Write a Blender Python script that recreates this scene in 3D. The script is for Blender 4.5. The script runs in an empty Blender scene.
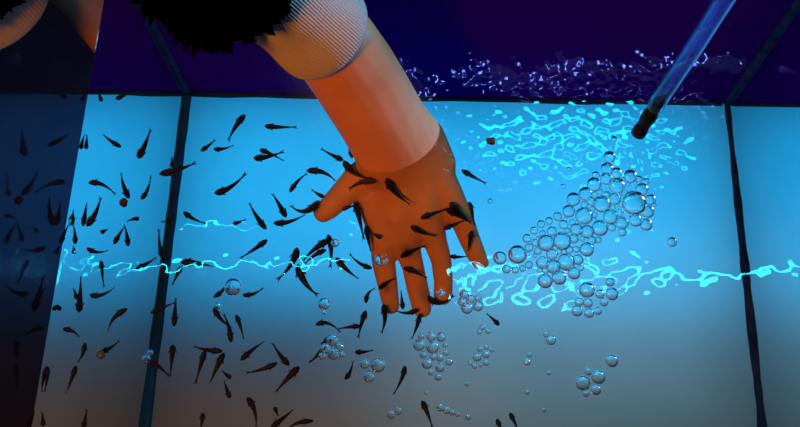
import bpy, bmesh, math, random
import numpy as np
from mathutils import Vector, Matrix, Quaternion
from mathutils.bvhtree import BVHTree

random.seed(7)
rng = np.random.default_rng(11)
scene = bpy.context.scene
COL = scene.collection

# ------------------------------------------------------------------ camera
F = 891.0
H = 0.90                       # camera height above the tank floor
nad = Vector((417 - 400, 213.5 - 544, -F)).normalized()
dep = Vector((477 - 400, 213.5 + 2187, -F))
dep = (dep - nad * dep.dot(nad)).normalized()
Zc = -nad
Yc = dep
Xc = Yc.cross(Zc).normalized()
# rows: world axes written in camera coordinates -> world from cam
R = Matrix((Xc, Yc, Zc))       # maps camera vector to world vector
CAM = Vector((0, 0, H))


def ray(px, py):
    return (R @ Vector((px - 400, 213.5 - py, -F))).normalized()


def P(px, py, z):
    d = ray(px, py)
    return CAM + d * ((z - H) / d.z)


def PY(px, py, y):
    d = ray(px, py)
    return CAM + d * (y / d.y)


def PX(px, py, x):
    d = ray(px, py)
    return CAM + d * (x / d.x)


def PD(px, py, dist):
    v = R @ Vector((px - 400, 213.5 - py, -F))
    return CAM + v * (dist / F)


def depth(p):
    return -((R.transposed() @ (p - CAM)).z)


cam_data = bpy.data.cameras.new('camera')
cam_data.sensor_width = 36
cam_data.lens = F / 800 * 36
cam_data.clip_start = 0.01
cam = bpy.data.objects.new('camera', cam_data)
cam.matrix_world = Matrix.Translation(CAM) @ R.to_4x4()
COL.objects.link(cam)
scene.camera = cam

# key planes
XL = (P(187, 97, 0).x + P(145, 427, 0).x) / 2
XR = (P(726, 97, 0).x + P(762, 427, 0).x) / 2
YB = P(456, 98.5, 0).y
YF = -0.02
ZW = 0.265                     # water level
ZT = 0.42                      # rim of the glass


# ---------------------------------------------------------------- materials
def mat(name):
    m = bpy.data.materials.new(name)
    m.use_nodes = True
    nt = m.node_tree
    nt.nodes.clear()
    out = nt.nodes.new('ShaderNodeOutputMaterial')
    return m, nt, out


def node(nt, kind, **kw):
    n = nt.nodes.new(kind)
    for k, v in kw.items():
        if k in n.inputs:
            n.inputs[k].default_value = v
        else:
            setattr(n, k, v)
    return n


def principled(name, col, rough=0.5, spec=0.5, noise=None, bump=None, sss=0.0, trans=0.0, ior=1.45):
    m, nt, out = mat(name)
    b = node(nt, 'ShaderNodeBsdfPrincipled', Roughness=rough, IOR=ior)
    b.inputs['Base Color'].default_value = (*col, 1)
    b.inputs['Specular IOR Level'].default_value = spec
    if trans:
        b.inputs['Transmission Weight'].default_value = trans
    if sss:
        b.inputs['Subsurface Weight'].default_value = sss
        b.inputs['Subsurface Radius'].default_value = (0.006, 0.002, 0.001)
        b.inputs['Subsurface Scale'].default_value = 1.0
    tc = node(nt, 'ShaderNodeTexCoord')
    if noise:
        sc, col2, lo, hi = noise
        n = node(nt, 'ShaderNodeTexNoise', Scale=sc, Detail=4.0)
        nt.links.new(tc.outputs['Object'], n.inputs['Vector'])
        r = node(nt, 'ShaderNodeValToRGB')
        r.color_ramp.elements[0].position = lo
        r.color_ramp.elements[1].position = hi
        r.color_ramp.elements[0].color = (*col, 1)
        r.color_ramp.elements[1].color = (*col2, 1)
        nt.links.new(n.outputs['Fac'], r.inputs['Fac'])
        nt.links.new(r.outputs['Color'], b.inputs['Base Color'])
    if bump:
        sc, st, dist = bump
        n = node(nt, 'ShaderNodeTexNoise', Scale=sc, Detail=3.0)
        nt.links.new(tc.outputs['Object'], n.inputs['Vector'])
        bp = node(nt, 'ShaderNodeBump', Strength=st, Distance=dist)
        nt.links.new(n.outputs['Fac'], bp.inputs['Height'])
        nt.links.new(bp.outputs['Normal'], b.inputs['Normal'])
    nt.links.new(b.outputs['BSDF'], out.inputs['Surface'])
    return m


def emission(name, col, strength):
    m, nt, out = mat(name)
    e = node(nt, 'ShaderNodeEmission', Strength=strength)
    e.inputs['Color'].default_value = (*col, 1)
    nt.links.new(e.outputs[0], out.inputs['Surface'])
    return m


def clear(name, ior, tint=(1, 1, 1), gloss=(1, 1, 1), rough=0.0, gain=1.0):
    """see-through sheet: straight transmission plus a Fresnel reflection"""
    m, nt, out = mat(name)
    t = node(nt, 'ShaderNodeBsdfTransparent')
    t.inputs['Color'].default_value = (*tint, 1)
    g = node(nt, 'ShaderNodeBsdfGlossy', Roughness=rough)
    g.inputs['Color'].default_value = (*gloss, 1)
    f = node(nt, 'ShaderNodeFresnel', IOR=ior)
    mx = node(nt, 'ShaderNodeMixShader')
    if gain != 1.0:
        k = node(nt, 'ShaderNodeMath', operation='MULTIPLY', use_clamp=True)
        k.inputs[1].default_value = gain
        nt.links.new(f.outputs[0], k.inputs[0])
        nt.links.new(k.outputs[0], mx.inputs[0])
    else:
        nt.links.new(f.outputs[0], mx.inputs[0])
    nt.links.new(t.outputs[0], mx.inputs[1])
    nt.links.new(g.outputs[0], mx.inputs[2])
    nt.links.new(mx.outputs[0], out.inputs['Surface'])
    return m


# tank floor: opal white acrylic lit from underneath
def floor_material():
    m, nt, out = mat('opal_acrylic')
    t = node(nt, 'ShaderNodeBsdfTranslucent')
    d = node(nt, 'ShaderNodeBsdfDiffuse')
    mx = node(nt, 'ShaderNodeMixShader', Fac=0.018)
    tc = node(nt, 'ShaderNodeTexCoord')
    n = node(nt, 'ShaderNodeTexNoise', Scale=9.0, Detail=5.0, Roughness=0.6)
    r = node(nt, 'ShaderNodeValToRGB')
    r.color_ramp.elements[0].position = 0.3
    r.color_ramp.elements[1].position = 0.62
    r.color_ramp.elements[0].color = (0.74, 0.76, 0.76, 1)
    r.color_ramp.elements[1].color = (0.84, 0.84, 0.84, 1)
    nt.links.new(tc.outputs['Object'], n.inputs['Vector'])
    nt.links.new(n.outputs['Fac'], r.inputs['Fac'])
    nt.links.new(r.outputs['Color'], t.inputs['Color'])
    nt.links.new(r.outputs['Color'], d.inputs['Color'])
    nt.links.new(t.outputs[0], mx.inputs[1])
    nt.links.new(d.outputs[0], mx.inputs[2])
    nt.links.new(mx.outputs[0], out.inputs['Surface'])
    return m


# glass side below the waterline: total internal reflection turns its wet inner face into a mirror
def wet_glass():
    m, nt, out = mat('wet_glass')
    g = node(nt, 'ShaderNodeBsdfGlossy', Roughness=0.0)
    g.inputs['Color'].default_value = (0.80, 0.86, 0.88, 1)
    t = node(nt, 'ShaderNodeBsdfTransparent')
    t.inputs['Color'].default_value = (0.8, 0.86, 0.9, 1)
    ge = node(nt, 'ShaderNodeNewGeometry')
    mx = node(nt, 'ShaderNodeMixShader')
    nt.links.new(ge.outputs['Backfacing'], mx.inputs[0])
    nt.links.new(g.outputs[0], mx.inputs[1])
    nt.links.new(t.outputs[0], mx.inputs[2])
    nt.links.new(mx.outputs[0], out.inputs['Surface'])
    return m


M_floor = floor_material()
M_back = principled('violet_panel', (0.036, 0.001, 0.17), 0.7, 0.0, noise=(6, (0.030, 0.001, 0.145), 0.35, 0.7))
M_wet = wet_glass()
M_dry = clear('dry_glass', 1.45, tint=(0.97, 0.97, 0.98), gloss=(0.45, 0.30, 0.52), rough=0.05)
M_water = clear('tank_water', 1.33, tint=(0.97, 0.99, 1.0), gain=2.6)
M_seal = principled('dark_sealant', (0.010, 0.025, 0.08), 0.8, 0.0, noise=(60, (0.025, 0.05, 0.13), 0.4, 0.65))
M_seal_blue = principled('blue_grey_sealant', (0.012, 0.06, 0.13), 0.8, 0.0, noise=(40, (0.02, 0.09, 0.18), 0.4, 0.65))
M_seal_pale = principled('pale_sealant', (0.012, 0.03, 0.08), 0.7, 0.1, noise=(50, (0.006, 0.015, 0.05), 0.4, 0.7))
M_skin = principled('skin', (0.80, 0.30, 0.11), 0.5, 0.2, noise=(22, (0.70, 0.23, 0.07), 0.35, 0.75), bump=(900, 0.12, 0.0006), sss=0.08)
M_cuff = principled('cuff_rib_knit', (0.52, 0.42, 0.30), 0.85, 0.1, bump=(700, 0.25, 0.0006))
M_wool = principled('black_fleece', (0.0006, 0.0006, 0.0008), 1.0, 0.0)
M_fish = principled('fish_skin', (0.016, 0.008, 0.008), 0.5, 0.2, noise=(160, (0.008, 0.005, 0.007), 0.4, 0.65))
M_fin = principled('fish_fin', (0.016, 0.010, 0.012), 0.5, 0.2)
M_bubble = principled('air_bubble', (1, 1, 1), 0.0, 0.5, trans=1.0, ior=0.82)
M_drop = principled('water_drop', (0.95, 0.95, 1.0), 0.0, 0.5, trans=1.0, ior=1.33)
M_hose = clear('clear_hose', 1.5, tint=(0.72, 0.80, 0.98), gloss=(0.75, 0.85, 1.0), rough=0.22, gain=2.6)
M_stream = clear('hose_water', 1.33, tint=(0.75, 0.8, 0.95), rough=0.2, gain=3.0)
M_black = principled('black_rubber', (0.003, 0.002, 0.006), 0.5, 0.3)
M_pellet = principled('brown_pellet', (0.10, 0.06, 0.03), 0.8, 0.2, noise=(220, (0.03, 0.015, 0.01), 0.4, 0.6))
M_pale = principled('pale_scrap', (0.12, 0.13, 0.14), 0.8, 0.2, noise=(220, (0.08, 0.09, 0.1), 0.4, 0.6))
M_stand = principled('dark_stand', (0.012, 0.01, 0.014), 0.8, 0.1, noise=(12, (0.02, 0.016, 0.018), 0.4, 0.6))
M_led = emission('led_diffuser', (0.02, 0.80, 1.0), 26.0)
M_glint_bar = emission('added_glint_bar', (0.01, 0.72, 1.0), 19.0)
M_led3 = emission('violet_diode', (0.16, 0.22, 1.0), 26.0)
M_alu = principled('led_channel', (0.3, 0.3, 0.32), 0.4, 0.5)


# ------------------------------------------------------------------ helpers
def new_obj(name, me, m, parent=None, smooth=True):
    if m is not None and not me.materials:
        me.materials.append(m)
    if smooth:
        me.polygons.foreach_set('use_smooth', [True] * len(me.polygons))
    o = bpy.data.objects.new(name, me)
    COL.objects.link(o)
    if parent is not None:
        o.parent = parent
        o.matrix_parent_inverse = parent.matrix_world.inverted()
    return o


def mesh(name, verts, faces):
    me = bpy.data.meshes.new(name)
    me.from_pydata([tuple(v) for v in verts], [], faces)
    me.update()
    return me


def bm_mesh(name, bm):
    bmesh.ops.recalc_face_normals(bm, faces=bm.faces)
    me = bpy.data.meshes.new(name)
    bm.to_mesh(me)
    bm.free()
    return me


def tag(o, label=None, cat=None, group=None, kind=None):
    if label:
        o['label'] = label
    if cat:
        o['category'] = cat
    if group:
        o['group'] = group
    if kind:
        o['kind'] = kind
    return o


def empty(name, loc):
    o = bpy.data.objects.new(name, None)
    o.location = loc
    o.empty_display_size = 0.02
    COL.objects.link(o)
    bpy.context.view_layer.update()
    return o


def box_bm(bm, lo, hi):
    g = bmesh.ops.create_cube(bm, size=1.0)
    lo, hi = Vector(lo), Vector(hi)
    c, s = (lo + hi) / 2, hi - lo
    for v in g['verts']:
        v.co = Vector((v.co.x * s.x + c.x, v.co.y * s.y + c.y, v.co.z * s.z + c.z))


def frames(pts):
    """parallel transported frames along a polyline"""
    pts = [Vector(p) for p in pts]
    T = []
    for i in range(len(pts)):
        a = pts[max(i - 1, 0)]
        b = pts[min(i + 1, len(pts) - 1)]
        T.append((b - a).normalized())
    up = Vector((0, 0, 1))
    if abs(T[0].dot(up)) > 0.95:
        up = Vector((0, 1, 0))
    n = (up - T[0] * up.dot(T[0])).normalized()
    out = []
    for t in T:
        n = (n - t * n.dot(t)).normalized()
        out.append((t, n, t.cross(n)))
    return out


def tube(pts, radii, seg=16, cap=True, rib=None):
    fr = frames(pts)
    V, Fc = [], []
    for p, r, (t, n, b) in zip(pts, radii, fr):
        for k in range(seg):
            a = 2 * math.pi * k / seg
            rr = r + (rib(a) if rib else 0)
            V.append(Vector(p) + n * (math.cos(a) * rr) + b * (math.sin(a) * rr))
    for i in range(len(pts) - 1):
        for k in range(seg):
            k2 = (k + 1) % seg
            Fc.append((i * seg + k, i * seg + k2, (i + 1) * seg + k2, (i + 1) * seg + k))
    if cap:
        Fc.append(tuple(range(seg - 1, -1, -1)))
        Fc.append(tuple((len(pts) - 1) * seg + k for k in range(seg)))
    return V, Fc


def catmull(pts, n=6):
    pts = [Vector(p) for p in pts]
    q = [pts[0] * 2 - pts[1]] + pts + [pts[-1] * 2 - pts[-2]]
    out = []
    for i in range(1, len(q) - 2):
        for k in range(n):
            t = k / n
            a, b, c, d = q[i - 1], q[i], q[i + 1], q[i + 2]
            out.append(0.5 * ((2 * b) + (c - a) * t + (2 * a - 5 * b + 4 * c - d) * t * t + (3 * b - a - 3 * c + d) * t ** 3))
    out.append(pts[-1])
    return out


# ------------------------------------------------------------- the tank shell
def quad(name, pts, m):
    return new_obj(name, mesh(name, pts, [(0, 1, 2, 3)]), m, smooth=False)


nx, ny = 40, 30
V = [(XL + (XR - XL) * i / nx, YF + (YB - YF) * j / ny, 0.0) for j in range(ny + 1) for i in range(nx + 1)]
Fc = [(j * (nx + 1) + i, j * (nx + 1) + i + 1, (j + 1) * (nx + 1) + i + 1, (j + 1) * (nx + 1) + i) for j in range(ny) for i in range(nx)]
fl = new_obj('floor', mesh('floor', V, Fc), M_floor)
tag(fl, 'pale glowing opal floor of the fish tank', 'tank floor', kind='structure')

bm = bmesh.new()
box_bm(bm, (XL - 0.005, YB, -0.30), (XR + 0.005, YB + 0.012, 0.37))
wb = new_obj('wall_back', bm_mesh('wall_back', bm), M_back, smooth=False)
tag(wb, 'dark violet back panel of the tank', 'tank wall', kind='structure')


def side_wall(name, x, inward, label):
    """one glass pane: its wet inner face below the waterline, its dry part above"""
    th = 0.006 * -inward
    V = [(x, YF, 0), (x, YB, 0), (x, YB, ZW), (x, YF, ZW), (x, YB, ZT), (x, YF, ZT),
         (x + th, YF, ZT), (x + th, YB, ZT)]
    if inward > 0:
        Fc = [(0, 1, 2, 3), (3, 2, 4, 5), (5, 4, 7, 6)]
    else:
        Fc = [(3, 2, 1, 0), (5, 4, 2, 3), (6, 7, 4, 5)]
    me = mesh(name, V, Fc)
    me.materials.append(M_wet)
    me.materials.append(M_dry)
    for i, p in enumerate(me.polygons):
        p.material_index = 0 if i == 0 else 1
    o = new_obj(name, me, None, smooth=False)
    # make sure the wet face looks inward
    if me.polygons[0].normal.x * inward < 0:
        me.flip_normals()
    tag(o, label, 'tank wall', kind='structure')
    return o


side_wall('wall_left', XL, 1, 'left glass side of the tank with the waterline across it')
side_wall('wall_right', XR, -1, 'right glass side of the tank')
wf = quad('wall_front', [(XL, YF, 0), (XR, YF, 0), (XR, YF, ZT), (XL, YF, ZT)], M_dry)
tag(wf, 'front glass side of the tank', 'tank wall', kind='structure')

# stand box, added unseen to keep the floor lamps from lighting things outside
bm = bmesh.new()
zb = -0.30
box_bm(bm, (XL - 0.012, YF - 0.012, zb), (XL - 0.0005, YB, -0.001))
box_bm(bm, (XR + 0.0005, YF - 0.012, zb), (XR + 0.012, YB, -0.001))
box_bm(bm, (XL - 0.0004, YF - 0.012, zb), (XR + 0.0004, YF - 0.0005, -0.001))
box_bm(bm, (XL - 0.012, YF - 0.012, zb - 0.02), (XR + 0.012, YB + 0.012, zb - 0.0005))
st = new_obj('added_stand_box', bm_mesh('added_stand_box', bm), M_stand, smooth=False)
tag(st, 'unseen dark stand box added to shut in the lamps under the floor', 'stand', kind='structure')

g = quad('ground', [(-2.5, -1.5, -0.62), (2.5, -1.5, -0.62), (2.5, 3, -0.62), (-2.5, 3, -0.62)], M_stand)
tag(g, 'dark room floor around the tank', 'ground', kind='structure')

# sealant seams
def seam(name, pts, rads, m, label, seg=10, n=5):
    path = catmull(pts, n)
    rr = []
    for i in range(len(path)):
        t = i / n
        a = min(int(t), len(rads) - 1)
        b = min(a + 1, len(rads) - 1)
        rr.append(rads[a] + (rads[b] - rads[a]) * (t - a))
    v, f = tube(path, rr, seg)
    o = new_obj(name, mesh(name, v, f), m)
    tag(o, label, 'sealant seam', kind='structure')
    return o


ys = [YB - 0.001 + (YF + 0.02 - YB) * i / 22 for i in range(23)]
seam('trim_1', [(XL + 0.001, y, 0.0015) for y in ys],
     [0.0042 + 0.0012 * random.random() for _ in ys], M_seal_blue, 'blurred dark sealant seam along the left edge of the tank floor')
ys2 = [YB - 0.001 + (YF + 0.02 - YB) * i / 40 for i in range(41)]
wob = [0.5 + 0.5 * math.sin(i * 0.9 + 1.1 * math.sin(i * 0.37)) for i in range(41)]
seam('trim_2', [(XR - 0.0003 - 0.0013 * w_, y, 0.0012) for w_, y in zip(wob, ys2)],
     [0.0018 + 0.0008 * random.random() + 0.0011 * (i > 9) for i in range(41)], M_seal, 'ragged dark sealant seam along the right edge of the tank floor', n=3)
zs = [0.004 + 0.36 * i / 10 for i in range(11)]
seam('trim_3', [(XL + 0.0015, YB - 0.0015, z) for z in zs], [0.0035 + 0.0006 * random.random() for _ in zs], M_seal, 'dark sealant in the left back corner')
seam('trim_4', [(XR - 0.0015, YB - 0.0015, z) for z in zs], [0.0035 + 0.0006 * random.random() for _ in zs], M_seal, 'dark sealant in the right back corner')
xs = [XL + 0.006 + (XR - XL - 0.012) * i / 16 for i in range(17)]
seam('trim_5', [(x, YB - 0.001, 0.001) for x in xs], [0.0022 + 0.002 * random.random() for _ in xs], M_seal_pale, 'pale sealant line where back panel meets the floor')

# ------------------------------------------------------------------- water
SPL = P(575, 150, ZW)          # where the hose churns the surface
SPL2 = P(530, 285, ZW)
SPL3 = P(650, 150, ZW)
nx, ny = 500, 400
gx = np.linspace(XL + 0.0005, XR - 0.0005, nx)
gy = np.linspace(YF + 0.0005, YB - 0.0005, ny)
GX, GY = np.meshgrid(gx, gy)


def waves(lmin, lmax, n, slope):
    z = np.zeros_like(GX)
    for _ in range(n):
        l = rng.uniform(lmin, lmax)
        a = rng.uniform(0, 2 * math.pi)
        k = 2 * math.pi / l
        z += slope / k / math.sqrt(n) * np.sin(k * (math.cos(a) * GX + math.sin(a) * GY) + rng.uniform(0, 6.28))
    return z * 1.414


def blob(c, sx, sy):
    return np.exp(-((GX - c.x) / sx) ** 2 - ((GY - c.y) / sy) ** 2)


z = waves(0.05, 0.16, 14, 0.008) + waves(0.007, 0.018, 34, 0.011) * (0.35 + 0.65 * (0.5 + 0.5 * np.sin(GX * 31 + 0.6) * np.sin(GX * 13 + 1.1)))
rough_ = np.clip(blob(SPL, 0.085, 0.045) + 0.75 * blob(SPL3, 0.045, 0.05), 0, 1)
z += waves(0.0055, 0.014, 48, 0.11) * rough_
# slope added toward the back panel so the churned water catches the bar's glints
ya_, yb_ = P(572, 222, ZW).y, P(572, 78, ZW).y
tt = np.clip((GY - ya_) / (yb_ - ya_), 0, 1)
z -= 0.105 * (yb_ - ya_) / 1.5 * 1.25 * tt * tt * (3 - 2 * tt) * np.exp(-((GX - P(575, 150, ZW).x) / 0.115) ** 4)
z += waves(0.009, 0.020, 30, 0.045) * np.clip(blob(SPL2, 0.065, 0.022), 0, 1)
edge = np.minimum(np.minimum(GX - XL, XR - GX), np.minimum(GY - YF, YB - GY))
z += 0.0022 * np.exp(-edge / 0.0016)
z = np.clip(z, -0.016, 0.004)
verts = np.stack([GX, GY, ZW + z], -1).reshape(-1, 3)
idx = np.arange(nx * ny).reshape(ny, nx)
quads = np.stack([idx[:-1, :-1], idx[:-1, 1:], idx[1:, 1:], idx[1:, :-1]], -1).reshape(-1, 4)
me = bpy.data.meshes.new('water')
me.from_pydata(verts.tolist(), [], quads.tolist())
me.update()
wt = new_obj('water', me, M_water)
tag(wt, 'clear rippling water surface filling the tank', 'water', kind='structure')


# ------------------------------------------------------------------- person
def cap_bm(bm, a, b, ra, rb, seg=20):
    """tapered rod between two points with round ends"""
    for p, r in ((a, ra), (b, rb)):
        bmesh.ops.create_icosphere(bm, subdivisions=3, radius=r, matrix=Matrix.Translation(p))
    d = b - a
    L = d.length
    if L < 1e-6:
        return
    q = d.to_track_quat('Z', 'Y').to_matrix().to_4x4()
    bmesh.ops.create_cone(bm, cap_ends=True, segments=seg, radius1=ra, radius2=rb, depth=L,
                          matrix=Matrix.Translation((a + b) / 2) @ q)


def chain(bm, nodes):
    ps = []
    for (px, py, z, r) in nodes:
        p = P(px, py, z)
        ps.append((p, r * depth(p) / F))
    for (a, ra), (b, rb) in zip(ps[:-1], ps[1:]):
        cap_bm(bm, a, b, ra, rb)
    return ps


def wchain(bm, nodes):
    for (a, ra), (b, rb) in zip(nodes[:-1], nodes[1:]):
        cap_bm(bm, Vector(a), Vector(b), ra, rb)


bm = bmesh.new()
# forearm: a fan of rods side by side gives it an oval section that flattens at the wrist
ARM = [(285, 0, 0.412, 38, 34), (334, 45, 0.368, 44, 36), (353, 72, 0.337, 44, 36), (372, 103, 0.304, 43.5, 35), (388, 130, 0.275, 43.5, 32),
       (403, 152, 0.250, 46.5, 28), (411, 172, 0.234, 46, 24), (413, 195, 0.220, 43, 20), (418, 222, 0.204, 38, 16)]
for k in range(9):
    o = -1 + k / 4
    nodes = []
    for (px, py, zz, hw, ht) in ARM:
        off = o * (hw - 0.6 * ht)
        tw = 0.25 if py > 160 else 0.0
        nodes.append((px + (0.85 + tw * 0.5) * off, py - (0.53 - tw) * off, zz, ht * (1 - 0.4 * o * o)))
    chain(bm, nodes)
# palm
chain(bm, [(376, 165, 0.236, 20), (376, 206, 0.214, 17.5), (384, 240, 0.194, 14.5)])
chain(bm, [(400, 175, 0.230, 23), (398, 212, 0.212, 19.5), (406, 243, 0.190, 14)])
chain(bm, [(422, 174, 0.230, 23), (424, 208, 0.214, 19.5), (434, 238, 0.190, 13)])
chain(bm, [(432, 170, 0.232, 20), (448, 197, 0.217, 16.5), (463, 222, 0.200, 12)])
chain(bm, [(408, 190, 0.220, 22), (414, 226, 0.200, 16)])
# thumb
chain(bm, [(380, 168, 0.236, 23), (358, 181, 0.228, 17), (341, 196, 0.218, 13.2), (329, 208, 0.210, 11.6), (323, 213, 0.207, 9.8)])
# fingers, each bent at its joints
chain(bm, [(384, 240, 0.194, 14.5), (383.5, 262, 0.176, 12), (388, 287, 0.158, 10.2), (391, 306, 0.148, 8.6)])
chain(bm, [(406, 243, 0.190, 13.5), (413, 267, 0.172, 11.2), (418, 290, 0.155, 11.2), (422, 308, 0.144, 10)])
chain(bm, [(434, 238, 0.190, 12.5), (441, 259, 0.175, 10.6), (443.5, 281, 0.158, 9.8), (443, 296, 0.149, 9.4)])
chain(bm, [(463, 222, 0.200, 12), (470, 240, 0.186, 10.8), (477, 256, 0.174, 9.6), (480.5, 262.5, 0.169, 8.6)])

# upper arm, shoulders, the other arm (all of it out beyond the frame until the second forearm)
S1, S2 = Vector((-0.34, 0.86, 0.64)), Vector((-0.70, 0.84, 0.62))
E1 = Vector((-0.24, 0.62, 0.47))
A0 = P(285, 0, 0.412)
wchain(bm, [(A0, 0.024), (E1, 0.034), (S1, 0.048), ((S1 + S2) / 2 + Vector((0, 0.02, 0.02)), 0.07), (S2, 0.048)])
XO = XL - 0.05
b1 = PX(50, -40, XO)
b2 = PX(92, 6, XO)
b3 = PX(126, 58, XO + 0.005)
b4 = PX(142, 90, XO + 0.005)
w2 = PD(-20, -30, 0.74)
e2 = Vector((-0.66, 0.60, 0.40))
wchain(bm, [(S2, 0.048), (e2, 0.036), (w2, 0.028), (b1, 0.026), (b2, 0.027), (b3, 0.022), (b4, 0.016)])
for k, (dx, dl) in enumerate(((-14, 26), (-5, 34), (5, 36), (14, 28))):
    t1 = PX(142 + dx, 90, XO)
    wchain(bm, [(t1, 0.009), (t1 + Vector((0, -0.01, -0.001 * dl)), 0.0085), (t1 + Vector((0.004, -0.016, -0.0018 * dl)), 0.0075)])

tmp = bpy.data.objects.new('tmp_body', bm_mesh('tmp_body', bm))
COL.objects.link(tmp)
md = tmp.modifiers.new('r', 'REMESH')
md.mode = 'VOXEL'
md.voxel_size = 0.0017
sm = tmp.modifiers.new('s', 'SMOOTH')
sm.factor = 0.5
sm.iterations = 8
dg = bpy.context.evaluated_depsgraph_get()
body_me = bpy.data.meshes.new_from_object(tmp.evaluated_get(dg))
body_me.name = 'body'
bpy.data.objects.remove(tmp)

person = empty('person', (A0 + S1) / 2)
tag(person, 'person in black fleece with pale ribbed cuffs, one bare hand lowered into the tank', 'person')
body = new_obj('body', body_me, M_skin, person)
HAND = BVHTree.FromPolygons([v.co.copy() for v in body_me.vertices], [tuple(p.vertices) for p in body_me.polygons])


def build_cuff(p0, p1, r0, r1, nrib, thick=0.003):
    n = 22
    pts = [p0.lerp(p1, i / n) for i in range(n + 1)]
    rad = []
    for i in range(n + 1):
        t = i / n
        rad.append(r0 + (r1 - r0) * t + 0.0008 * math.sin(t * 9) - 0.0016 * (max(0, t - 0.94) / 0.06) ** 2)
    # turn the hem in
    pts.append(p1.lerp(p0, 0.0)); rad.append(r1 - thick)
    pts.append(p1.lerp(p0, 0.3)); rad.append(r1 - thick - 0.001)
    fr = frames(pts[:n + 1])
    seg = nrib * 6
    V, Fc = [], []
    for i, (p, r) in enumerate(zip(pts, rad)):
        t, nn, bb = fr[min(i, n)]
        for k in range(seg):
            a = 2 * math.pi * k / seg
            w = 0.0003 * math.cos(nrib * a)
            V.append(p + nn * (math.cos(a) * (r + w)) + bb * (math.sin(a) * (r + w)))
    for i in range(len(pts) - 1):
        for k in range(seg):
            k2 = (k + 1) % seg
            Fc.append((i * seg + k, i * seg + k2, (i + 1) * seg + k2, (i + 1) * seg + k))
    return V, Fc


def build_sleeve(nodes, tufts, tlen, fringe=None):
    """fuzzy fleece: a lumpy tube overgrown with short tufts"""
    path = catmull([n[0] for n in nodes], 8)
    rads = []
    for i in range(len(path)):
        t = i / 8
        a = min(int(t), len(nodes) - 1)
        b = min(a + 1, len(nodes) - 1)
        rads.append(nodes[a][1] + (nodes[b][1] - nodes[a][1]) * (t - a))
    seg = 40
    V, Fc = tube(path, rads, seg, cap=True)
    fr = frames(path)
    V = [v + (v - path[i // seg]).normalized() * (0.004 * math.sin(i * 1.7) * math.sin(i * 0.37)) for i, v in enumerate(V)]
    for _ in range(tufts):
        i = random.choice(range(len(path)))
        if random.random() < 0.25:
            i = random.choice((0, 0, 1, 2))
        t, n, b = fr[i]
        a = random.uniform(0, 2 * math.pi)
        d = n * math.cos(a) + b * math.sin(a)
        base = path[i] + d * rads[i] * 0.97 + t * random.uniform(-0.004, 0.004)
        tip = base + (d * random.uniform(0.4, 1.0) - t * random.uniform(0.0, 1.2) + Vector((random.uniform(-.5, .5), random.uniform(-.5, .5), random.uniform(-.5, .5)))).normalized() * tlen * random.uniform(0.5, 1.2)
        r = random.uniform(0.0016, 0.0032)
        x = (tip - base).orthogonal().normalized()
        y = (tip - base).normalized().cross(x)
        k0 = len(V)
        m_ = base.lerp(tip, 0.55) + x * r * 0.8
        for c, rr in ((base, r), (m_, r * 0.8)):
            for k in range(4):
                an = k * math.pi / 2
                V.append(c + x * math.cos(an) * rr + y * math.sin(an) * rr)
        V.append(tip)
        for k in range(4):
            k2 = (k + 1) % 4
            Fc.append((k0 + k, k0 + k2, k0 + 4 + k2, k0 + 4 + k))
            Fc.append((k0 + 4 + k, k0 + 4 + k2, k0 + 8))
    return V, Fc


c0, c1 = P(262, -22, 0.436), P(326, 36, 0.376)
ru = lambda px, p: px * depth(p) / F
v, f = build_cuff(c0, c1, ru(53, c0), ru(51, c1), 110)
cf = new_obj('cuff', mesh('cuff', v, f), M_cuff, person)
cf['label'] = 'pale ribbed cuff above the lowered hand'
ca = P(264, -20, 0.444)
cb = P(228, -42, 0.462)
cc = P(196, -66, 0.48)
v, f = build_sleeve([(ca, ru(54, ca)), (cb, ru(68, cb)), (cc, ru(78, cc)), (E1, 0.058), (S1, 0.075), ((S1 + S2) / 2, 0.10)], 4200, 0.0075)
sl = new_obj('sleeve', mesh('sleeve', v, f), M_wool, person, smooth=False)
sl['label'] = 'fuzzy black fleece sleeve over the tank'
# second sleeve and cuff, outside the left glass
d1 = PD(-12, -4, 0.72)
d0 = PD(-42, -34, 0.68)
v, f = build_cuff(d0, d1, ru(74, d0), ru(66, d1), 110)
cf = new_obj('cuff', mesh('cuff', v, f), M_cuff, person)
cf['label'] = 'pale ribbed cuff beyond the left glass'
da = PD(-52, -44, 0.665)
v, f = build_sleeve([(da, ru(77, da)), (PD(-100, -90, 0.62), 0.062), (e2, 0.058), (S2, 0.075), ((S1 + S2) / 2, 0.10)], 2000, 0.0075)
sl = new_obj('sleeve', mesh('sleeve', v, f), M_wool, person, smooth=False)
sl['label'] = 'fuzzy black fleece sleeve beyond the left glass'


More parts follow.
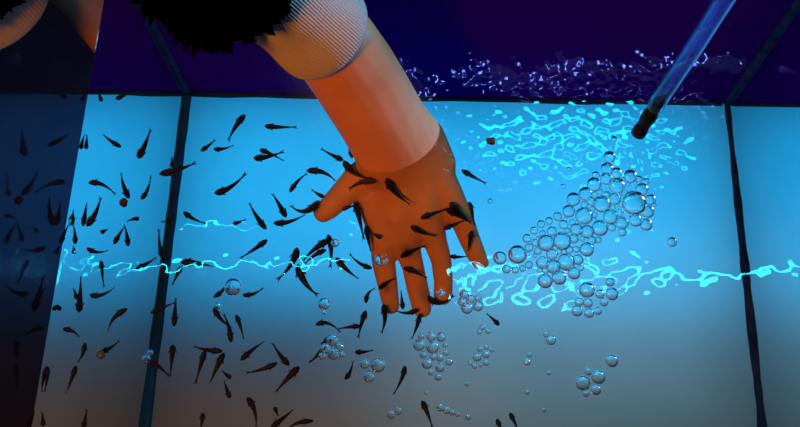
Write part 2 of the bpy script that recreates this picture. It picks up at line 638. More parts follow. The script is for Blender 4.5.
# --------------------------------------------------------------------- fish
# (head, middle, tail, zone or label)  pixel coordinates measured in the photo
FISH = [
    ((116, 99), (123, 96), (133, 91), 'dark fish against the back wall, just right of the left waterline corner'),
    ((102, 101), (100, 97), (99, 91), 'tiny end-on fish in the back corner beside the left glass'),
    ((121, 147), (111, 141), (103, 134), None),
    ((138, 158), (144, 147), (151, 128), None),
    ((86, 149), (86.5, 143), (87, 134), None),
    ((77, 183), (74.5, 184.5), (71, 187), 'stubby end-on fish touching the waterline on the left glass'),
    ((89, 183), (101, 184), (116, 195), None),
    ((129, 198), (124, 187), (121, 172), None),
    ((141, 199), (147, 191), (151, 175), None),
    ((160, 174), (177, 170), (197, 162), 'straight dark fish lying across the left floor seam'),
    ((172, 167), (172, 163), (172, 156), 'tiny fish above the one lying across the left floor seam'),
    ((201, 151), (208, 146), (216, 139), None),
    ((214, 149), (222, 149), (234, 145), None),
    ((245, 115), (236, 126), (228, 142), None),
    ((265, 126), (278, 127), (298, 127), None),
    ((254, 158), (266, 157), (285, 151), None),
    ((260, 150), (269, 153), (284, 161), None),
    ((215, 193), (229, 188), (247, 172), None),
    ((290, 192), (297, 182), (308, 173), None),
    ((233, 224), (238, 222.5), (247, 219), None),
    ((184, 212), (192, 218), (207, 224), None),
    ((173, 213), (171, 219), (160, 222), None),
    ((65, 226), (67, 215), (69, 202), None),
    ((72, 225), (72, 214), (74, 199), None),
    ((83, 226), (85, 214), (87, 202), None),
    ((87, 226), (95, 214), (101, 196), None),
    ((75, 244), (75, 235), (73, 224), None),
    ((74, 254), (74, 250), (73, 245), None),
    ((101, 233), (104, 231), (109, 229), None),
    ((114, 244), (119, 235), (125, 226), None),
    ((128, 246), (127, 236), (124, 224), None),
    ((139, 219), (134, 219), (126, 222), None),
    ((163, 258), (160, 247), (159, 228), None),
    ((87, 248), (96, 252), (109, 250), None),
    ((101, 261), (102, 271), (104, 288), None),
    ((136, 269), (146, 264), (157, 257), None),
    ((181, 262), (196, 263), (214, 267), None),
    ((182, 266), (177, 275), (172, 286), None),
    ((79, 312), (80, 298), (81, 275), None),
    ((77, 299), (75.5, 294), (73, 287), None),
    ((90, 295), (101, 295), (115, 287), None),
    ((61, 310), (57, 306), (52, 300), None),
    ((47, 311), (48.5, 305), (50, 296), 'thin fish hugging the left waterline in front of the glint line'),
    ((127, 309), (115, 317), (108, 332), None),
    ((151, 313), (162, 308), (176, 302), None),
    ((174, 326), (175, 312), (176, 297), None),
    ((63, 329), (72, 331), (80, 338), None),
    ((85, 343), (83, 353), (77, 363), None),
    ((76, 366), (72, 378), (66, 394), None),
    ((101, 352), (110, 348), (120, 340), None),
    ((47, 366), (47, 378), (44, 393), None),
    ((38, 383), (38, 379), (39, 373), None),
    ((31, 426), (33, 416), (37, 400), None),
    ((83, 428), (85, 420), (87, 408), None),
    ((43, 426), (43, 420), (42, 411), None),
    ((148, 361), (158, 366), (170, 377), None),
    ((173, 345), (172, 357), (170, 378), None),
    ((222, 351), (208, 350), (193, 346), None),
    ((205, 351), (201, 364), (195, 385), None),
    ((224, 353), (217, 367), (210, 383), None),
    ((231, 378), (227, 375), (221, 370), None),
    ((230, 398), (227, 390), (224, 380), None),
    ((214, 308), (220, 318), (233, 329), None),
    ((231, 342), (229, 328), (223, 313), None),
    ((236, 315), (240, 325), (244, 340), None),
    ((241, 360), (251, 351), (265, 341), None),
    ((277, 363), (263, 369), (245, 373), None),
    ((289, 365), (281, 356), (272, 342), None),
    ((299, 367), (288, 378), (275, 393), None),
    ((247, 398), (254, 409), (256, 429), None),
    ((275, 407), (276, 411), (279, 417), None),
    ((271, 428), (282, 419), (294, 409), None),
    ((313, 421), (298, 423), (286, 431), None),
    ((203, 413), (202, 421), (200, 431), None),
    ((214, 297), (222, 291), (227, 281), 'curved fish just left of the big lone bubble by the glint line'),
    ((243, 295), (253, 294), (264, 287), 'curved fish just right of the big lone bubble by the glint line'),
    ((297, 248), (292, 263), (276, 281), None),
    ((298, 265), (304, 281), (319, 296), None),
    ((267, 240), (256, 248), (239, 259), None),
    ((286, 217), (280, 206), (272, 193), None),
    ((266, 229), (257, 217), (249, 202), None),
    ((274, 223), (288, 222), (306, 214), None),
    ((328, 235), (331, 249), (330, 269), None),
    ((329, 240), (316, 248), (302, 262), None),
    ((326, 250), (315, 255), (304, 265), None),
    ((336, 258), (345, 268), (359, 279), None),
    ((316, 325), (327, 323), (341, 333), None),
    ((360, 326), (350, 327), (337, 329), None),
    ((366, 311), (362, 322), (358, 339), None),
    ((329, 336), (321, 351), (308, 363), 'hook-shaped fish wrapped round the bubble raft below the glint line'),
    ((355, 352), (363, 352), (374, 350), None),
    ((345, 379), (350, 372), (353, 360), None),
    ((405, 366), (402, 378), (393, 395), None),
    ((422, 401), (427, 412), (433, 429), None),
    ((497, 419), (500, 427), (505, 437), None),
    ((510, 413), (514, 421), (519, 432), None),
    ((499, 325), (494, 320), (486, 313), 'small dark fish right of the bean shaped bubble raft'),
    # ---- fish on and about the hand (labels written out)
    ((307, 171), (322, 172), (336, 182), 'curved fish arching over the outer edge of the thumb'),
    ((343, 160), (334, 156), (320, 148), 'fish meeting the wrist above the thumb, tail toward the left glass'),
    ((344, 161), (353, 172), (371, 179), 'fish lying down the crease between wrist and thumb'),
    ((352, 158), (350, 149), (346, 139), 'dark fish pressed against the side of the wrist'),
    ((375, 181), (362, 182), (348, 190), 'curved brown fish across the base of the thumb'),
    ((387, 179), (394, 191), (411, 205), 'slanting brown fish on the middle of the hand below the wrist'),
    ((319, 201), (306, 211), (290, 205), 'strongly curved fish with its head at the thumb tip'),
    ((324, 197), (318, 194), (311, 189), 'short fish poking in behind the thumb above its tip'),
    ((342, 210), (349, 207), (358, 205), 'short fish bridging the gap inside the thumb'),
    ((355, 202), (359, 217), (364, 241), 'long fish along the side of the hand below the thumb'),
    ((366, 226), (368, 238), (371, 252), 'dark fish on the edge of the knuckle nearest the thumb'),
    ((381, 238), (377, 236), (371, 233), 'tiny reddish fish on the knuckle nearest the thumb'),
    ((421, 218), (432, 214), (447, 209), 'straight fish across the hand pointing at the thumb side'),
    ((411, 226), (421, 232), (437, 236), 'brown fish above the knuckles of the two middle fingers'),
    ((446, 209), (458, 215), (472, 224), 'lower of the two fish lying together over the little-finger knuckle'),
    ((450, 203), (459, 212), (471, 223), 'upper of the two fish lying together over the little-finger knuckle'),
    ((469, 202), (472, 212), (474, 226), 'dark fish on the outer edge of the hand above the little finger'),
    ((444, 229), (453, 225), (465, 220), 'fish bridging the gap beside the little finger'),
    ((472, 231), (470, 240), (468, 252), 'short fish along the little finger'),
    ((462, 170), (472, 176), (487, 184), 'thin fish with forked tail beside the wrist on the hose side'),
    ((401, 257), (412, 251), (426, 246), 'brown fish slanting across the roots of the middle fingers'),
    ((404, 268), (415, 272), (428, 279), 'brown fish slanting across the middle of the longest finger'),
    ((372, 268), (361, 264), (349, 253), 'fish with its head against the finger nearest the thumb'),
    ((379, 289), (386, 283), (396, 278), 'fish across the middle of the finger nearest the thumb'),
    ((366, 303), (368, 294), (376, 288), 'small curled fish beside the finger nearest the thumb'),
    ((428, 296), (439, 303), (455, 294), 'curved fish cupping the tip of the finger next to the longest one'),
    ((383, 305), (385, 318), (381, 334), 'long-tailed fish hanging from the fingertip nearest the thumb'),
    ((420, 314), (417, 326), (411, 340), 'fish hanging from the tip of the longest finger'),
    ((418, 310), (407, 313), (395, 310), 'fish crossing the gap between two fingertips'),
    ((403, 309), (402, 301), (401, 290), 'thin fish standing in the gap between two fingers'),
    ((450, 256), (458, 257), (468, 256), 'thin fish reaching from the third finger to the little finger'),
]

ORD = ['first', 'second', 'third', 'fourth', 'fifth', 'sixth', 'seventh', 'eighth', 'ninth', 'tenth', 'eleventh', 'twelfth', 'thirteenth', 'fourteenth', 'fifteenth', 'sixteenth', 'seventeenth', 'eighteenth']


def seam_x(y):
    return 187 - (y - 97) * 0.127


def zone(x, y):
    a = x < seam_x(y)
    if a:
        if y < 206:
            return 'between left glass and seam near the back'
        if y < 262:
            return 'between left glass and seam behind the glints'
        if y < 322:
            return 'between left glass and seam at the glints'
        return 'between left glass and seam toward the front'
    if y < 200:
        return 'between left seam and hand near the back'
    if y < 240:
        return 'between left seam and thumb tip'
    if y < 290:
        return 'among those right below the thumb'
    if y < 347:
        return 'in the row in front of the glints'
    if x < 262:
        return 'in the front group beside the left seam'
    if x < 330:
        return 'in the front group centre'
    return 'along the front below the fingers'


def heading(h, t):
    dx, dy = h[0] - t[0], h[1] - t[1]
    a = math.degrees(math.atan2(-dy, dx)) % 360
    names = ['to the hose side', 'to the back on the hose side', 'to the back wall', 'to the back on the glass side', 'to the left glass', 'to the front on the glass side', 'to the front', 'to the front on the hose side']
    return names[int(((a + 22.5) % 360) // 45)]


def bent(h, m, t):
    c = Vector(t) - Vector(h)
    d = Vector(m) - Vector(h)
    return abs(c.x * d.y - c.y * d.x) / max(c.length, 1) / max(c.length, 1)


zones = {}
for i, (h, m_, t, lab) in enumerate(FISH):
    if lab is None:
        zones.setdefault(zone(*m_), []).append(i)
labels = {}
for zn, ids in zones.items():
    ids.sort(key=lambda i: FISH[i][1][0])
    for k, i in enumerate(ids):
        h, m_, t, _ = FISH[i]
        L = math.dist(h, t)
        size = 'tiny' if L < 13 else ('short' if L < 19 else ('curved' if bent(h, m_, t) > 0.11 else 'straight'))
        o_ = 'leftmost' if k == 0 else ORD[k] + ' from left'
        hd = heading(h, t).replace(' on the glass side', ' left').replace(' on the hose side', ' right').replace('to the hose side', 'right').replace('to the ', '')
        labels[i] = f'{size} fish facing {hd}, {o_} {zn}'


def fish_profile(t):
    # half width as a share of the peak, from nose to tail root
    if t < 0.22:
        return (1 - ((0.22 - t) / 0.22) ** 2.2) ** 0.55 if t > 0 else 0.0
    return 1.0 - 0.80 * ((t - 0.22) / 0.78) ** 1.05


def make_fish(h, m_, t, label, zf, roll, wscale):
    """one fish bent along head - middle - tail"""
    A, B, Cc = (Vector(p) for p in (h, m_, t))
    def q(u):
        # quadratic through the three points at 0, .45, 1
        l0 = (u - .45) * (u - 1) / (.45)
        l1 = u * (u - 1) / (.45 * -.55)
        l2 = u * (u - .45) / .55
        return A * l0 + B * l1 + Cc * l2
    n = 16
    body_share = 0.86
    px = [q(body_share * i / n) for i in range(n + 1)]
    zz = [zf(*p) for p in px]
    pts = [P(p.x, p.y, z_) for p, z_ in zip(px, zz)]
    total = sum((pts[i + 1] - pts[i]).length for i in range(n)) / body_share
    Lp = math.dist(h, t)
    w = min(0.095 * total, 0.0031) * wscale
    w = max(w, 0.0018)
    org = pts[5].copy()
    seg = 12
    V, Fc = [], []
    up = Vector((0, 0, 1))
    for i in range(n + 1):
        tt = i / n
        a = pts[max(i - 1, 0)]
        b = pts[min(i + 1, n)]
        T = (b - a).normalized()
        side = T.cross(up).normalized()
        u2 = side.cross(T)
        r = max(fish_profile(tt if i else 0.012), 0.13) * w
        for k in range(seg):
            an = 2 * math.pi * k / seg
            V.append(pts[i] - org + side * math.cos(an) * r + u2 * math.sin(an) * r * 1.12)
    for i in range(n):
        for k in range(seg):
            k2 = (k + 1) % seg
            Fc.append((i * seg + k, (i + 1) * seg + k, (i + 1) * seg + k2, i * seg + k2))
    nose = len(V); V.append(pts[0] - org + (pts[0] - pts[1]).normalized() * w * 0.25)
    tl = len(V); V.append(pts[n] - org)
    for k in range(seg):
        Fc.append((nose, k, (k + 1) % seg))
        Fc.append((tl, n * seg + (k + 1) % seg, n * seg + k))
    o = new_obj('fish', mesh('fish', V, Fc), M_fish)
    o.location = org
    tag(o, label, 'fish', 'small dark fish in the tank')
    bpy.context.view_layer.update()

    def fin(name, root0, root1, outl, thick):
        # closed thin blade from an outline of points
        nrm = (outl[1] - outl[0]).cross(outl[-1] - outl[0]).normalized() * thick
        k = len(outl)
        v2 = [p - org + nrm for p in outl] + [p - org - nrm for p in outl]
        f2 = [tuple(range(k)), tuple(range(2 * k - 1, k - 1, -1))]
        f2 += [(i, i + k, (i + 1) % k + k, (i + 1) % k) for i in range(k)]
        c = bpy.data.objects.new(name, mesh(name, v2, f2))
        c.data.materials.append(M_fin)
        COL.objects.link(c)
        c.parent = o
        return c

    # tail fin, forked, rolled a little
    T = (pts[n] - pts[n - 1]).normalized()
    tipc = P(q(1.0).x, q(1.0).y, zf(*q(1.0)))
    T = (tipc - pts[n]).normalized()
    tl_len = (tipc - pts[n]).length * 1.12
    side = T.cross(up).normalized()
    u2 = (up * math.cos(roll) + side * math.sin(roll)).normalized()
    root = pts[n] - T * 0.0008
    hw = 0.62 * w
    outl = [root - u2 * 0.16 * w, root - u2 * hw * 0.6 + T * tl_len * .55, root - u2 * hw + T * tl_len,
            root + T * tl_len * .62, root + u2 * hw + T * tl_len, root + u2 * hw * .6 + T * tl_len * .55, root + u2 * 0.16 * w]
    fin('tail_fin', None, None, outl, 0.00018)
    # dorsal fin
    i = 8
    T = (pts[i + 1] - pts[i - 1]).normalized()
    side = T.cross(up).normalized()
    u2 = side.cross(T)
    b0 = pts[6] + u2 * fish_profile(6 / n) * w * 1.02
    b1 = pts[9] + u2 * fish_profile(9 / n) * w * 1.02
    fin('dorsal_fin', None, None, [b0, b1, b1 + u2 * w * .25 + T * w * .3, b0 + u2 * w * .65 + T * w * .5], 0.00015)
    # pectoral fins
    if Lp > 17:
        T = (pts[5] - pts[3]).normalized()
        side = T.cross(up).normalized()
        for s in (-1, 1):
            b0 = pts[4] + side * s * w * .85
            fin('pectoral_fin', None, None, [b0 - T * w * .3, b0 + T * w * .35, b0 + side * s * w * .55 + T * w * 1.1, b0 + side * s * w * .45 + T * w * .3], 0.00014)
    return o


def flat_depth(z0):
    return lambda x, y: z0


def on_hand(x, y):
    """just clear of the skin under this pixel, or level with its surroundings where there is no skin"""
    d = ray(x, y)
    hit = HAND.ray_cast(CAM, d)
    if hit[0] is not None and hit[0].z < ZW + 0.05:
        return hit[0].z
    return None


for i, (h, m_, t, lab) in enumerate(FISH):
    label = lab or labels[i]
    hand_fish = i >= len(FISH) - 31
    if hand_fish:
        zs_ = [on_hand(*p) for p in (h, m_, t)]
        known = [z_ for z_ in zs_ if z_ is not None]
        base = (max(known) if known else 0.215)
        vals = []
        for z_ in zs_:
            z_ = base if z_ is None else z_
            vals.append(min(z_ + 0.0062, ZW - 0.006))
        hv, mv, tv = vals
        hv = max(hv, mv - 0.012)
        top = max(hv, mv, tv)
        hv, mv, tv = (max(v_, top - 0.016) for v_ in (hv, mv, tv))
        dh = Vector(t) - Vector(h)
        def zf(x, y, hv=hv, mv=mv, tv=tv, h=h, dh=dh):
            u = (Vector((x, y)) - Vector(h)).dot(dh) / dh.length_squared
            u = min(max(u, 0), 1.1)
            return hv + (mv - hv) * min(u / .45, 1) + (tv - mv) * max((u - .45) / .55, 0)
    elif m_[0] < 200:
        zf = flat_depth(ZW - 0.0075 - 0.001 * (i % 3))
    elif m_[0] < 290:
        zf = flat_depth(ZW - 0.018 - 0.002 * (i % 4))
    else:
        zf = flat_depth(0.222 + 0.005 * (i % 4))
    make_fish(h, m_, t, label, zf, random.uniform(0.5, 1.1) * random.choice((-1, 1)), 1.0 + 0.12 * random.uniform(-1, 1))

# ------------------------------------------------------------------ bubbles
def dome_mesh(seed):
    bm = bmesh.new()
    bmesh.ops.create_icosphere(bm, subdivisions=4, radius=1.0)
    for v in bm.verts:
        if v.co.z < 0:
            v.co.z *= 0.62
        else:
            v.co.z *= 0.9
    return bm_mesh('bubble', bm)


BUB = dome_mesh(0)
BUB.materials.append(M_bubble)
BUB.polygons.foreach_set('use_smooth', [True] * len(BUB.polygons))


def bubble(px, py, r, label, group):
    o = bpy.data.objects.new('bubble', BUB)
    p = P(px, py, ZW)
    rr = r * depth(p) / F
    p = P(px, py, ZW + 0.12 * rr)
    o.location = p
    o.scale = (rr, rr, rr)
    o.rotation_euler = (0, 0, random.uniform(0, 6))
    COL.objects.link(o)
    tag(o, label, 'bubble', group)
    return o


RAFTS = {
    'bean shaped raft beside the longest fingertips': [(464, 294, 4.6), (462, 301.5, 4.4), (470.5, 299, 4.6), (467, 308, 6), (478, 306, 5.4), (478, 298, 3.6)],
    'round raft between trail and right seam': [(587, 290, 8), (612, 294, 6.5), (579, 302, 4.6), (577, 311, 5.6), (588, 303, 5), (600, 294, 4.6), (589, 313, 5), (598, 311, 4), (610, 282, 4.6), (604, 302, 4.4)],
    'oval raft below the longest fingertip': [(431, 336.5, 4.8), (441, 337, 4.8), (421, 336, 3.4), (419, 345, 5.8), (432.5, 347, 6.6), (445, 345, 2.6), (423, 354.5, 3.6), (433, 357, 3.4), (446, 353, 3), (427, 363.5, 5.4), (440, 358, 3.6), (440, 367.5, 4.6), (449, 362, 3.6), (438, 377, 3.6), (431, 372.5, 3)],
    'little raft right of the oval raft': [(480, 349, 3), (486.5, 347, 2.8), (477, 357, 4.4), (486, 354.5, 3.8), (492, 350, 2.3), (470, 363, 2.3), (474.5, 366, 2.8), (486, 363, 3), (480.5, 365, 2.3)],
    'front raft below the round raft': [(583, 383, 7.4), (598.5, 377, 7), (588.5, 371.5, 3.8), (596, 390, 5), (586, 393.5, 3.4)],
    'raft hugged by the hook-shaped fish': [(332, 340, 5.8), (325, 348.5, 5.2), (339, 347, 4.8), (322.5, 356, 3.8), (333.5, 354, 5.8), (342, 354.5, 3)],
    'ragged raft right of the hook-shaped fish': [(378, 365, 7.4), (364.5, 364, 4.8), (369, 377, 5.4), (371, 370.5, 2.6)],
    'string of bubbles near the front edge': [(440, 407.5, 3.8), (446, 410.5, 3.6), (452, 412.5, 3), (457.5, 414.5, 2.4)],
    'faint trio right of the fingertips': [(482, 327.5, 3), (488, 331, 2.8), (479, 332, 2.6)],
    'pair in front of the foam trail': [(551, 340, 5), (546, 334, 3)],
    'pair between oval and front rafts': [(527, 362, 3.6), (529.5, 354.5, 2.8)],
    'pair by the left seam in the dim corner': [(146, 359, 4.4), (150, 353, 3.2)],
    'pair at the front below the ragged raft': [(391, 415, 4), (398, 411.5, 3.6)],
    'pair below the thumb': [(324, 304, 6), (324, 312.5, 2.4)],
    'row at the near end of the foam trail': [(500, 258, 6.8), (517.5, 254.5, 9.5), (506.5, 269, 4.6), (515, 270, 3.6), (522.5, 268.5, 3.4), (529, 265, 4)],
    'upper rim of the trail toward the fingers': [(557.5, 216.5, 4.6), (563.5, 224.5, 5), (549, 221, 4), (541, 224, 4), (534, 230.5, 4), (527, 238.5, 4.6), (529, 247.5, 4.4)],
}
for rn, lst in RAFTS.items():
    ids = sorted(range(len(lst)), key=lambda i: lst[i][0])
    big = max(range(len(lst)), key=lambda i: lst[i][2])
    for k, i in enumerate(ids):
        x, y, r = lst[i]
        if i == big:
            lab = f'largest clear bubble of the {rn}'
        else:
            pos = 'leftmost' if k == 0 else ('rightmost' if k == len(ids) - 1 else ORD[k] + ' from left')
            lab = f'clear bubble, {pos} in the {rn}'
        bubble(x, y, r, lab, 'bubbles floating in rafts')

SINGLES = [
    (233, 287, 8.8, 'big lone bubble on the glint line between two curved fish'),
    (381, 260, 6.6, 'bubble over the finger nearest the thumb'),
    (440.5, 293, 4.2, 'small bubble over the tip of the finger next to the longest'),
    (612, 361, 6.2, 'lone round bubble between the front raft and right seam'),
    (672, 242, 5, 'lone ring-like bubble nearest the right seam'),
    (622, 232, 4.6, 'lone bubble at the front edge of the foam trail below the biggest dome'),
    (490, 201, 2.5, 'tiny lone bubble right of the little-finger knuckle'),
    (467, 384, 2.6, 'tiny bubble below the little raft'),
    (426, 393, 1.8, 'tiny bubble below the tip of the oval raft'),
    (468, 417, 3, 'small bubble right of the string near the front edge'),
    (527, 392, 2.6, 'small lone bubble left of the front raft'),
    (549, 373, 2.2, 'tiny bubble above left of the front raft'),
    (544, 410, 2, 'tiny bubble at the front below the front raft'),
    (217, 306, 3.6, 'small bubble at the head of the slanting fish in front of the glints'),
    (335, 243, 4.2, 'bubble beside the cluster of fish below the thumb'),
    (614, 139, 3, 'small bubble just left of the black nozzle'),
    (569, 169, 2.4, 'tiny bubble left of the foam trail behind its rim'),
    (563, 186.5, 2.6, 'tiny bubble at the upper left of the foam trail'),
    (634, 203, 12.6, 'biggest dome bubble in the foam trail below the nozzle'),
    (609.5, 157, 6, 'round bubble at the head of the foam trail under the nozzle'),
]
taken = []
for x, y, r, lab in SINGLES:
    bubble(x, y, r, lab, 'lone bubbles' if r < 12 else 'foam trail bubbles')
    taken.append((x, y, r))
for lst in RAFTS.values():
    taken += lst

# foam trail: packed small bubbles inside its outline
TRAIL = [(600, 166), (622, 172), (646, 180), (657, 203), (652, 228), (636, 222), (618, 225), (600, 240), (585, 262), (572, 280),
         (548, 286), (533, 266), (524, 250), (536, 234), (552, 228), (562, 208), (575, 193), (590, 186)]


def inside(x, y, poly):
    c = False
    j = len(poly) - 1
    for i in range(len(poly)):
        xi, yi = poly[i]
        xj, yj = poly[j]
        if (yi > y) != (yj > y) and x < (xj - xi) * (y - yi) / (yj - yi) + xi:
            c = not c
        j = i
    return c


SEG = [('under the nozzle', lambda x, y: x > 615 and y < 200), ('around the biggest dome', lambda x, y: x > 600),
       ('in the broad middle of the trail', lambda x, y: x > 568), ('where the trail nears the fingers', lambda x, y: True)]
trail = [(546, 243, 8.6), (562, 241, 9.4), (602, 204, 9), (584, 216, 9.2), (566, 262, 9), (617, 186, 8.6), (600, 228, 8.4)]
taken += trail
rr_ = random.Random(5)
for rad in (7.2, 6.2, 5.2, 4.4, 3.6, 3.0, 2.5):
    for _ in range(420):
        if len(trail) > 165:
            break
        x, y = rr_.uniform(520, 660), rr_.uniform(163, 288)
        r = rad * rr_.uniform(0.88, 1.08)
        if not inside(x, y, TRAIL):
            continue
        if all((x - a) ** 2 + (y - b) ** 2 > (0.80 * (r + c)) ** 2 for a, b, c in taken):
            taken.append((x, y, r))
            trail.append((x, y, r))
for x, y, r in trail:
    sname = next(n for n, f_ in SEG if f_(x, y))
    sz = 'large' if r > 8.3 else ('medium' if r > 4.8 else 'small')
    bubble(x, y, r, f'{sz} foam bubble packed {sname}', f'{sz} foam trail bubbles {sname}')

# --------------------------------------------------------------------- hose
t0 = P(657, 104, 0.290)
tA = P(668, 86, 0.312)
tm = P(694, 47, 0.362)
t1 = P(725, -2, 0.420)
t2 = t1 + (t1 - tm) * 1.2
ax = (t1 - t0).normalized()
nz0 = P(638, 134, 0.258)
hose = empty('water_hose', t0)
tag(hose, 'clear water hose slanting into the tank at the right with a black nozzle', 'hose')
path = catmull([t0 - ax * 0.004, t0, tA, tm, t1, t2], 5)
rad = [ru(8.6, t0) + 0.0001 * math.sin(i * 1.3) for i in range(len(path))]
v, f = tube(path, rad, 28, cap=False)
new_obj('tube', mesh('tube', v, f), M_hose, hose)
v, f = tube(path, [r * 0.74 for r in rad], 24, cap=False)
ins = new_obj('tube_lining', mesh('tube_lining', v, f), M_hose, hose)
# water inside, with a rope of fine swirl
pts = []
for i in range(70):
    u = i / 69
    a = u * 30
    c = t0.lerp(t2, u)
    n = ax.orthogonal().normalized()
    b = ax.cross(n)
    pts.append(c + (n * math.cos(a) + b * math.sin(a)) * rad[0] * 0.3)
v, f = tube(pts, [rad[0] * (0.26 + 0.1 * math.sin(i * 2.1)) for i in range(70)], 10)
sw = new_obj('water_stream', mesh('water_stream', v, f), M_stream, hose)
# nozzle with ribbed barrel and an open mouth
nzp = [t0 + ax * 0.004, t0 - ax * 0.001, t0.lerp(nz0, 0.25), t0.lerp(nz0, 0.3), t0.lerp(nz0, 0.5), t0.lerp(nz0, 0.55), t0.lerp(nz0, 0.8), t0.lerp(nz0, 0.82), nz0, nz0.lerp(t0, 0.02), nz0.lerp(t0, 0.5)]
r0 = rad[0]
nzr = [r0 * .72, r0 * .74, r0 * .78, r0 * .92, r0 * .92, r0 * .80, r0 * .78, r0 * .9, r0 * .88, r0 * .62, r0 * .6]
v, f = tube(nzp, nzr, 24, cap=False)
nz = new_obj('nozzle', mesh('nozzle', v, f), M_black, hose)
nz['label'] = 'black nozzle'

# ---------------------------------------------------------- food scraps
def scrap(px, py, z_, r, m, label, seed):
    rs = random.Random(seed)
    bm = bmesh.new()
    bmesh.ops.create_icosphere(bm, subdivisions=3, radius=1)
    ph = [rs.uniform(0, 6) for _ in range(6)]
    p = P(px, py, z_)
    rr = r * depth(p) / F
    for v in bm.verts:
        c = v.co
        k = 1 + .12 * math.sin(4 * c.x + ph[0]) + .1 * math.sin(5 * c.y + ph[1]) + .08 * math.sin(7 * c.z + ph[2])
        v.co = Vector((c.x * k * 1.1, c.y * k, c.z * k * .7)) * rr
    o = new_obj('food_pellet', bm_mesh('food_pellet', bm), m)
    o.location = p
    tag(o, label, 'fish food', 'floating food pellets')


scrap(123.5, 202.5, ZW - 0.002, 4.2, M_pellet, 'round brown pellet floating between left glass and left seam', 1)
scrap(491, 141, ZW - 0.002, 4.0, M_pellet, 'brown pellet floating right of the wrist under the bright splash', 2)
scrap(101, 355, ZW - 0.002, 4.2, M_pale, 'pale scrap under the small slanting fish in the dim left corner', 3)

# ------------------------------------------------------------------- lights
def bounce(px, py, zl):
    """where a flat water surface sends the view through this pixel, at height zl"""
    w = P(px, py, ZW)
    d = (w - CAM).normalized()
    r = Vector((d.x, d.y, -d.z))
    return w + r * ((zl - ZW) / r.z)


ZL = 1.10


def led(pyA, pyB, width, m, label, pxA=40, pxB=830):
    a = bounce(pxA, pyA, ZL)
    b = bounce(pxB, pyB, ZL)
    d = (b - a)
    a, b = a - d * 0.05, b + d * 0.05
    d = (b - a).normalized()
    s = d.cross(Vector((0, 0, 1))).normalized()
    root = empty('led_strip', (a + b) / 2)
    tag(root, label, 'lamp', 'led strips above the tank')
    V = [a - s * width / 2, b - s * width / 2, b + s * width / 2, a + s * width / 2]
    me = mesh('diffuser', V, [(0, 1, 2, 3)])
    o = new_obj('diffuser', me, m, root, smooth=False)
    bm = bmesh.new()
    up = Vector((0, 0, 1))
    V, Fc = [], []
    w2 = width / 2 + 0.003
    prof = [(-w2, -0.004), (-w2, 0.014), (w2, 0.014), (w2, -0.004), (width / 2, -0.004), (width / 2, 0.004), (-width / 2, 0.004), (-width / 2, -0.004)]
    for e in (a, b):
        for (u, zz) in prof:
            V.append(e + s * u + up * zz)
    k = len(prof)
    Fc = [(i, (i + 1) % k, (i + 1) % k + k, i + k) for i in range(k)]
    new_obj('channel', mesh('channel', V, Fc), M_alu, root, smooth=False)


led(269, 270, 0.005, M_led, 'thin cyan led strip over the left half of the tank', 40, 335)
led(271, 272, 0.008, M_led, 'cyan led strip over the right half of the tank', 462, 830)
led(227, 229, 0.003, M_led, 'short thin cyan led strip over the left floor seam', 190, 350)
led(285, 285, 0.020, M_led, 'short broad cyan glow bar added beside the right strip for more glints', 452, 580)  # unseen emitter, added to brighten the glint patch by the foam
led(-48, -48, 0.12, M_glint_bar, 'broad cyan glow bar added above the back panel for splash glints', 380, 760)  # unseen emitter, added to scatter glints over the churned water
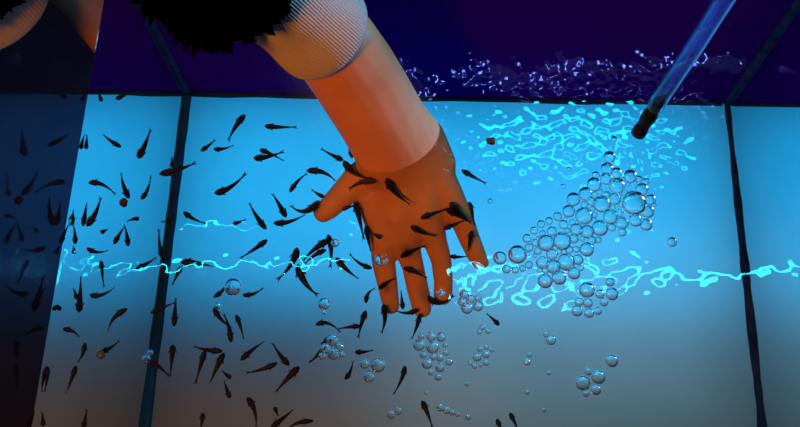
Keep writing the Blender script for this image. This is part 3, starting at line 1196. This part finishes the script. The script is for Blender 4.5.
# a row of separate violet diodes
root = empty('diode_bar', bounce(430, 63, ZL))
tag(root, 'bar of small violet diodes above the tank', 'lamp')
for px in (222, 250, 274, 397, 425, 445, 474, 496, 510, 526, 547, 563, 577, 598, 621, 650):
    c = bounce(px, random.uniform(58, 70), ZL)
    bm = bmesh.new()
    box_bm(bm, c - Vector((0.003, 0.006, 0)), c + Vector((0.003, 0.006, 0.003)))
    new_obj('diode', bm_mesh('diode', bm), M_led3, root, smooth=False)
bm = bmesh.new()
ca_, cb_ = bounce(200, 63, ZL), bounce(670, 63, ZL)
box_bm(bm, (ca_.x, ca_.y - 0.02, ZL + 0.0032), (cb_.x, ca_.y + 0.02, ZL + 0.012))
new_obj('channel', bm_mesh('channel', bm), M_alu, root, smooth=False)


def lamp(name, kind, loc, target, energy, col, **kw):
    l = bpy.data.lights.new(name, kind)
    l.energy = energy
    l.color = col
    for k, v_ in kw.items():
        setattr(l, k, v_)
    o = bpy.data.objects.new(name, l)
    o.location = loc
    d = Vector(target) - Vector(loc)
    o.rotation_euler = d.to_track_quat('-Z', 'Y').to_euler()
    COL.objects.link(o)
    return o


# under the opal floor
lamp('blue_panel', 'AREA', (0.02, 0.355, -0.06), (0.02, 0.355, 0), 0.60, (0.012, 0.48, 1.0), shape='RECTANGLE', size=0.62, size_y=0.23)
lamp('added_soft_fill', 'AREA', (0.15, 0.20, -0.09), (0.15, 0.20, 0), 0.10, (0.36, 0.62, 0.72), shape='RECTANGLE', size=0.36, size_y=0.20)  # added soft fill that lifts the middle and right of the floor
lamp('added_amber_fill', 'AREA', (-0.10, 0.08, -0.10), (-0.10, 0.08, 0), 0.026, (1.0, 0.44, 0.05), shape='RECTANGLE', size=0.34, size_y=0.14)  # added warm fill that browns the front left of the floor
# warm lamp on the viewer's side, blue lamp low beyond the right glass
lamp('warm_lamp', 'AREA', (-0.26, -0.16, 1.10), (-0.05, 0.36, 0.30), 5.2, (1.0, 0.32, 0.004), shape='DISK', size=0.12)
lamp('blue_lamp', 'AREA', (0.80, 0.66, 0.34), (0.0, 0.40, 0.33), 17.0, (0.22, 0.42, 1.0), shape='DISK', size=0.12)

w = bpy.data.worlds.new('dark_room')
w.use_nodes = True
w.node_tree.nodes['Background'].inputs[0].default_value = (0.010, 0.006, 0.05, 1)
w.node_tree.nodes['Background'].inputs[1].default_value = 0.25
scene.world = w

# -------------------------------------------------------------- view settings
scene.view_settings.view_transform = 'Standard'
scene.view_settings.look = 'None'
scene.view_settings.exposure = 0.0
scene.view_settings.gamma = 1.0
scene.view_settings.use_curve_mapping = False
scene.cycles.use_denoising = True
scene.cycles.transparent_max_bounces = 24
scene.cycles.max_bounces = 14
scene.cycles.transmission_bounces = 12
scene.cycles.glossy_bounces = 6
